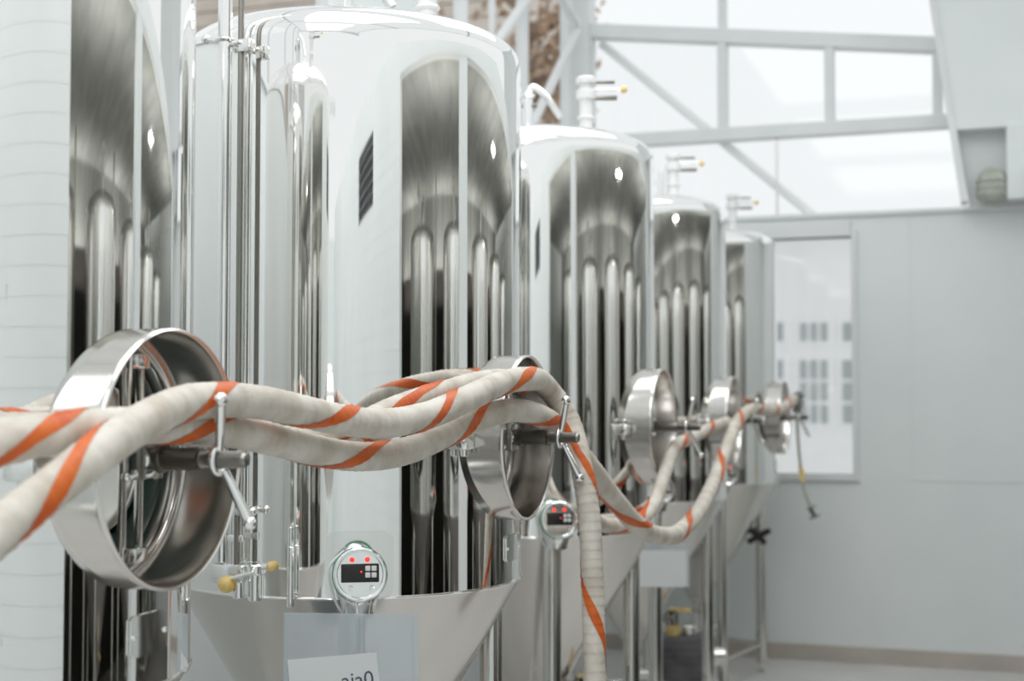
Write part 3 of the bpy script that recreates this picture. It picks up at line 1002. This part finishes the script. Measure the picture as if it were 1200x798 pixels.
RH_ = 0.0345
ha, pa_ = hose([(-90, 700, .10), (0, 620, .105), (60, 573, .115), (115, 530, .12), (180, 488, .09), (230, 470, .045), (300, 471, .045), (350, 481, .05),
                (400, 492, .06), (450, 496, .065), (500, 487, .065), (550, 466, .06), (585, 450, .05), (615, 444, .045), (643, 456, 0, 4.50), (665, 488, 0, 4.52),
                (680, 540, 0, 4.44), (690, 600, 0, 4.40), (694, 670, 0, 4.38), (696, 740, 0, 4.36), (697, 830, 0, 4.34)], RH_,
               'thick cream hose crossing in front of the nearest manway, then dropping straight down',
               [(70, 575), (232, 468), (378, 491), (510, 487), (602, 446), (676, 535), (696, 718)])
hb, pb_ = hose([(-80, 545, .02), (0, 522, .03), (70, 507, .045), (140, 500, .035), (200, 499, -.005), (262, 503, -.015), (320, 515, -.01), (370, 528, .0), (420, 535, .0),
                (470, 530, .0), (520, 510, .0), (560, 491, .0), (600, 481, .0), (632, 487, .0), (660, 508, 0, 4.62), (690, 545, 0, 4.75), (720, 585, 0, 4.95), (750, 618, 0, 5.2),
                (785, 628, 0, 5.6), (812, 608, 0, 6.15), (832, 575, 0, 6.75), (850, 530, 0, 7.35), (866, 492, 0, 7.95), (880, 480, 0, 8.2), (900, 482, 0, 8.65), (917, 479, 0, 9.15), (930, 468, 0, 9.6)], RH_,
               'long cream hose sagging between tanks and ending beside the window',
               [(25, 514), (228, 501), (410, 534), (548, 495), (636, 488), (738, 605), (800, 618), (843, 545), (866, 492)])
hc, pc_ = hose([(690, 596, 0, 5.0), (697, 610, 0, 5.05), (722, 616, 0, 5.3), (748, 612, 0, 5.6), (768, 588, 0, 5.85), (780, 552, 0, 6.05), (790, 526, 0, 6.2), (812, 513, 0, 6.7), (835, 500, 0, 7.4), (852, 494, 0, 7.9)], 0.028,
               'short cream hose with orange marks draped over the middle tank manway', [(738, 614), (800, 522)], 0.9)
hdn, pd_ = hose([(-70, 515, -.04), (0, 507, -.04), (50, 502, -.04), (80, 501, -.03), (130, 500, -.02), (220, 508, -.07), (340, 512, -.05), (410, 500, -.03), (455, 479, -.02), (490, 466, -.02), (530, 454, -.02), (560, 446, -.015), (590, 443, -.01), (612, 452, -.01)], 0.0255,
                'thinner tan hose passing behind the other two toward the second manway', [(20, 500), (472, 474)], 0.9)

# coupling and dangling cord at the end of the long hose
e = at(932, 468, 9.62)
cp = empty('hose_cord', e)
def cpart(mb, name, mat): 
    o_ = mb.build(name, mat, cp); o_.matrix_parent_inverse = Matrix.Translation(-e); return o_
cpart(MB().cyl(at(929, 469, 9.60), at(937, 464, 9.66), 0.038, 16).cyl(at(934, 462, 9.62), at(934, 484, 9.62), 0.03, 16), 'coupling', M['dark_steel'])
cpart(MB().tube(spline([at(934, 482, 9.6), at(935, 510, 9.6), (at(938, 545, 9.6)), at(943, 575, 9.6), at(951, 596, 9.6)], 0.02), 0.011, 10), 'cord', M['drab'])
cpart(MB().cyl(at(938.5, 548, 9.6), at(941, 565, 9.6), 0.017, 12), 'sleeve', M['yellow'])
cpart(MB().cyl(at(949, 594, 9.6), at(955, 606, 9.6), 0.018, 12).cyl(at(948, 608, 9.6), at(961, 603, 9.6), 0.01, 10).cyl(at(946, 597, 9.6), at(956, 592, 9.6), 0.01, 10), 'end_clamp', M['dark_steel'])
tag(cp, 'thin cord with a small metal clamp dangling from the hose end', 'cord')

# transfer pump on the floor under the far tanks
pz = 9.1
b0 = at(797, 470, pz); b0.z = 0
pu = empty('transfer_pump', b0, YAW)
MB().bbox(-0.25, 0.25, -0.16, 0.16, 0.10, 0.13, 0.006).build('trolley', M['white_plastic'], pu)
for sx in (-0.2, 0.2):
    for sy in (-0.12, 0.12):
        MB().cyl((sx, sy - 0.015, 0.05), (sx, sy + 0.015, 0.05), 0.05, 20).build('wheel', M['black'], pu)
MB().bbox(-0.17, 0.17, -0.13, 0.13, 0.13, 0.44, 0.03).build('motor_box', M['grey_plastic'], pu)
for k in range(5):
    MB().bbox(-0.15, 0.15, -0.137, -0.128, 0.19 + 0.045 * k, 0.205 + 0.045 * k, 0.002).build('fin', M['grey_plastic'], pu)
MB().cyl((0.05, 0, 0.44), (0.05, 0, 0.50), 0.05, 20).build('pump_head', M['polished'], pu)
MB().cyl((-0.06, -0.05, 0.44), (-0.06, -0.05, 0.52), 0.045, 16).build('cap', M['yellow'], pu)
MB().cyl((0.17, 0, 0.3), (0.28, 0, 0.3), 0.06, 20).build('impeller_housing', M['polished'], pu)
tag(pu, 'grey transfer pump with a yellow cap on a low trolley under the far tanks', 'pump')

# ------------------------------------------------------------------ outside
bx = empty('neighbouring_building', (0, 30, 0))
def bpart(mb, name, mat, parent=None):
    o_ = mb.build(name, mat, parent or bx, 0)
    if parent is None: o_.matrix_parent_inverse = Matrix.Translation((0, -30, 0))
    return o_
bpart(MB().box(-16, 14, 30, 36, 0, 5.3), 'facade', M['white'])
bpart(MB().bbox(-16.4, 14.4, 29.5, 36.4, 5.3, 5.5, 0.05), 'roof_edge', M['white'])
def wpt(px, py):
    a = at(px, py, 1.0) - Vector((0, 0, H))
    return Vector((0, 0, H)) + a * (29.95 / a.y)
for (x0, x1, y0, y1, nx, nz) in ((936, 972, 376, 402, 3, 1), (936, 972, 420, 498, 3, 3), (986, 1004, 376, 402, 1, 1), (986, 1004, 420, 498, 1, 3),
                                 (905, 920, 376, 402, 1, 1), (905, 920, 420, 498, 1, 3), (860, 892, 376, 402, 3, 1), (860, 892, 420, 498, 3, 3)):
    p, q = wpt(x0, y1), wpt(x1, y0)
    wf = bpart(MB().bbox(p.x - 0.06, q.x + 0.06, 29.93, 30.02, p.z - 0.06, q.z + 0.06, 0.01), 'window', M['white'])
    for i in range(nx):
        for j in range(nz):
            dx, dz = (q.x - p.x) / nx, (q.z - p.z) / nz
            bpart(MB().box(p.x + i * dx + 0.04, p.x + (i + 1) * dx - 0.04, 29.90, 29.94, p.z + j * dz + 0.04, p.z + (j + 1) * dz - 0.04), 'pane', M['far_glass'], wf)
for o_ in bx.children:
    pass
tag(bx, 'white building with small paned windows seen outside through the window', 'building')

# tan timber house behind the tree
hs0 = at(600, 470, 19.0)
th = empty('timber_house', (hs0.x, hs0.y, -0.1))
M['tan'] = paint('tan_boards', (0.52, 0.45, 0.38), (0.66, 0.59, 0.52), rough=0.8, scale=1.5)
MB().box(-5, -0.15, 0, 4, 0, 9).build('house_wall', M['tan'], th, 0)
for k in range(24):
    MB().bbox(-5.0, -0.15, -0.05, 0.0, 3.5 + 0.22 * k, 3.7 + 0.22 * k, 0.01).build('board', M['tan'], th, 0)
tag(th, 'tan boarded house seen through the glazing behind the tanks', 'house')

# brown tree outside the glazed wall
tb = at(598, 470, 13.5); tb.z = -0.1
tree = empty('brown_tree', tb)
rt = random.Random(5)
tk = MB().tube(spline([Vector((0, 0, 0)), Vector((0.1, 0, 1.5)), Vector((0.0, 0.1, 3.2)), Vector((0.15, 0, 4.6)), Vector((0.1, 0.1, 6.4))], 0.15), lambda i: max(0.04, 0.2 - 0.004 * i), 10)
tk.build('trunk', M['bark'], tree)
lf = MB()
for b in range(26):
    z = rt.uniform(2.9, 5.8)
    a = rt.uniform(0, 2 * pi)
    L = rt.uniform(0.4, 0.85)
    p0 = Vector((0.08, 0.05, z))
    p1 = p0 + Vector((cos(a) * L * 0.5, sin(a) * L * 0.5, L * 0.35))
    p2 = p0 + Vector((cos(a) * L, sin(a) * L, L * rt.uniform(0.3, 0.8)))
    pts = spline([p0, p1, p2], 0.12)
    MB().tube(pts, lambda i: max(0.012, 0.06 - 0.004 * i), 7).build('branch', M['bark'], tree)
    for k in range(60):
        c = p0.lerp(p2, rt.uniform(0.2, 1.1)) + Vector([rt.gauss(0, 0.13) for _ in range(3)])
        u = Vector([rt.gauss(0, 1) for _ in range(3)]).normalized()
        w = u.orthogonal().normalized()
        s_ = rt.uniform(0.04, 0.09)
        lf.add([c - u * s_, c + w * s_ * 0.5, c + u * s_, c - w * s_ * 0.5], [(0, 1, 2, 3)])
tag(lf.build('foliage', M['leaf'], tree, 0), kind='stuff')
tag(tree, 'brown leaved tree outside the glazed wall behind the tanks', 'tree')
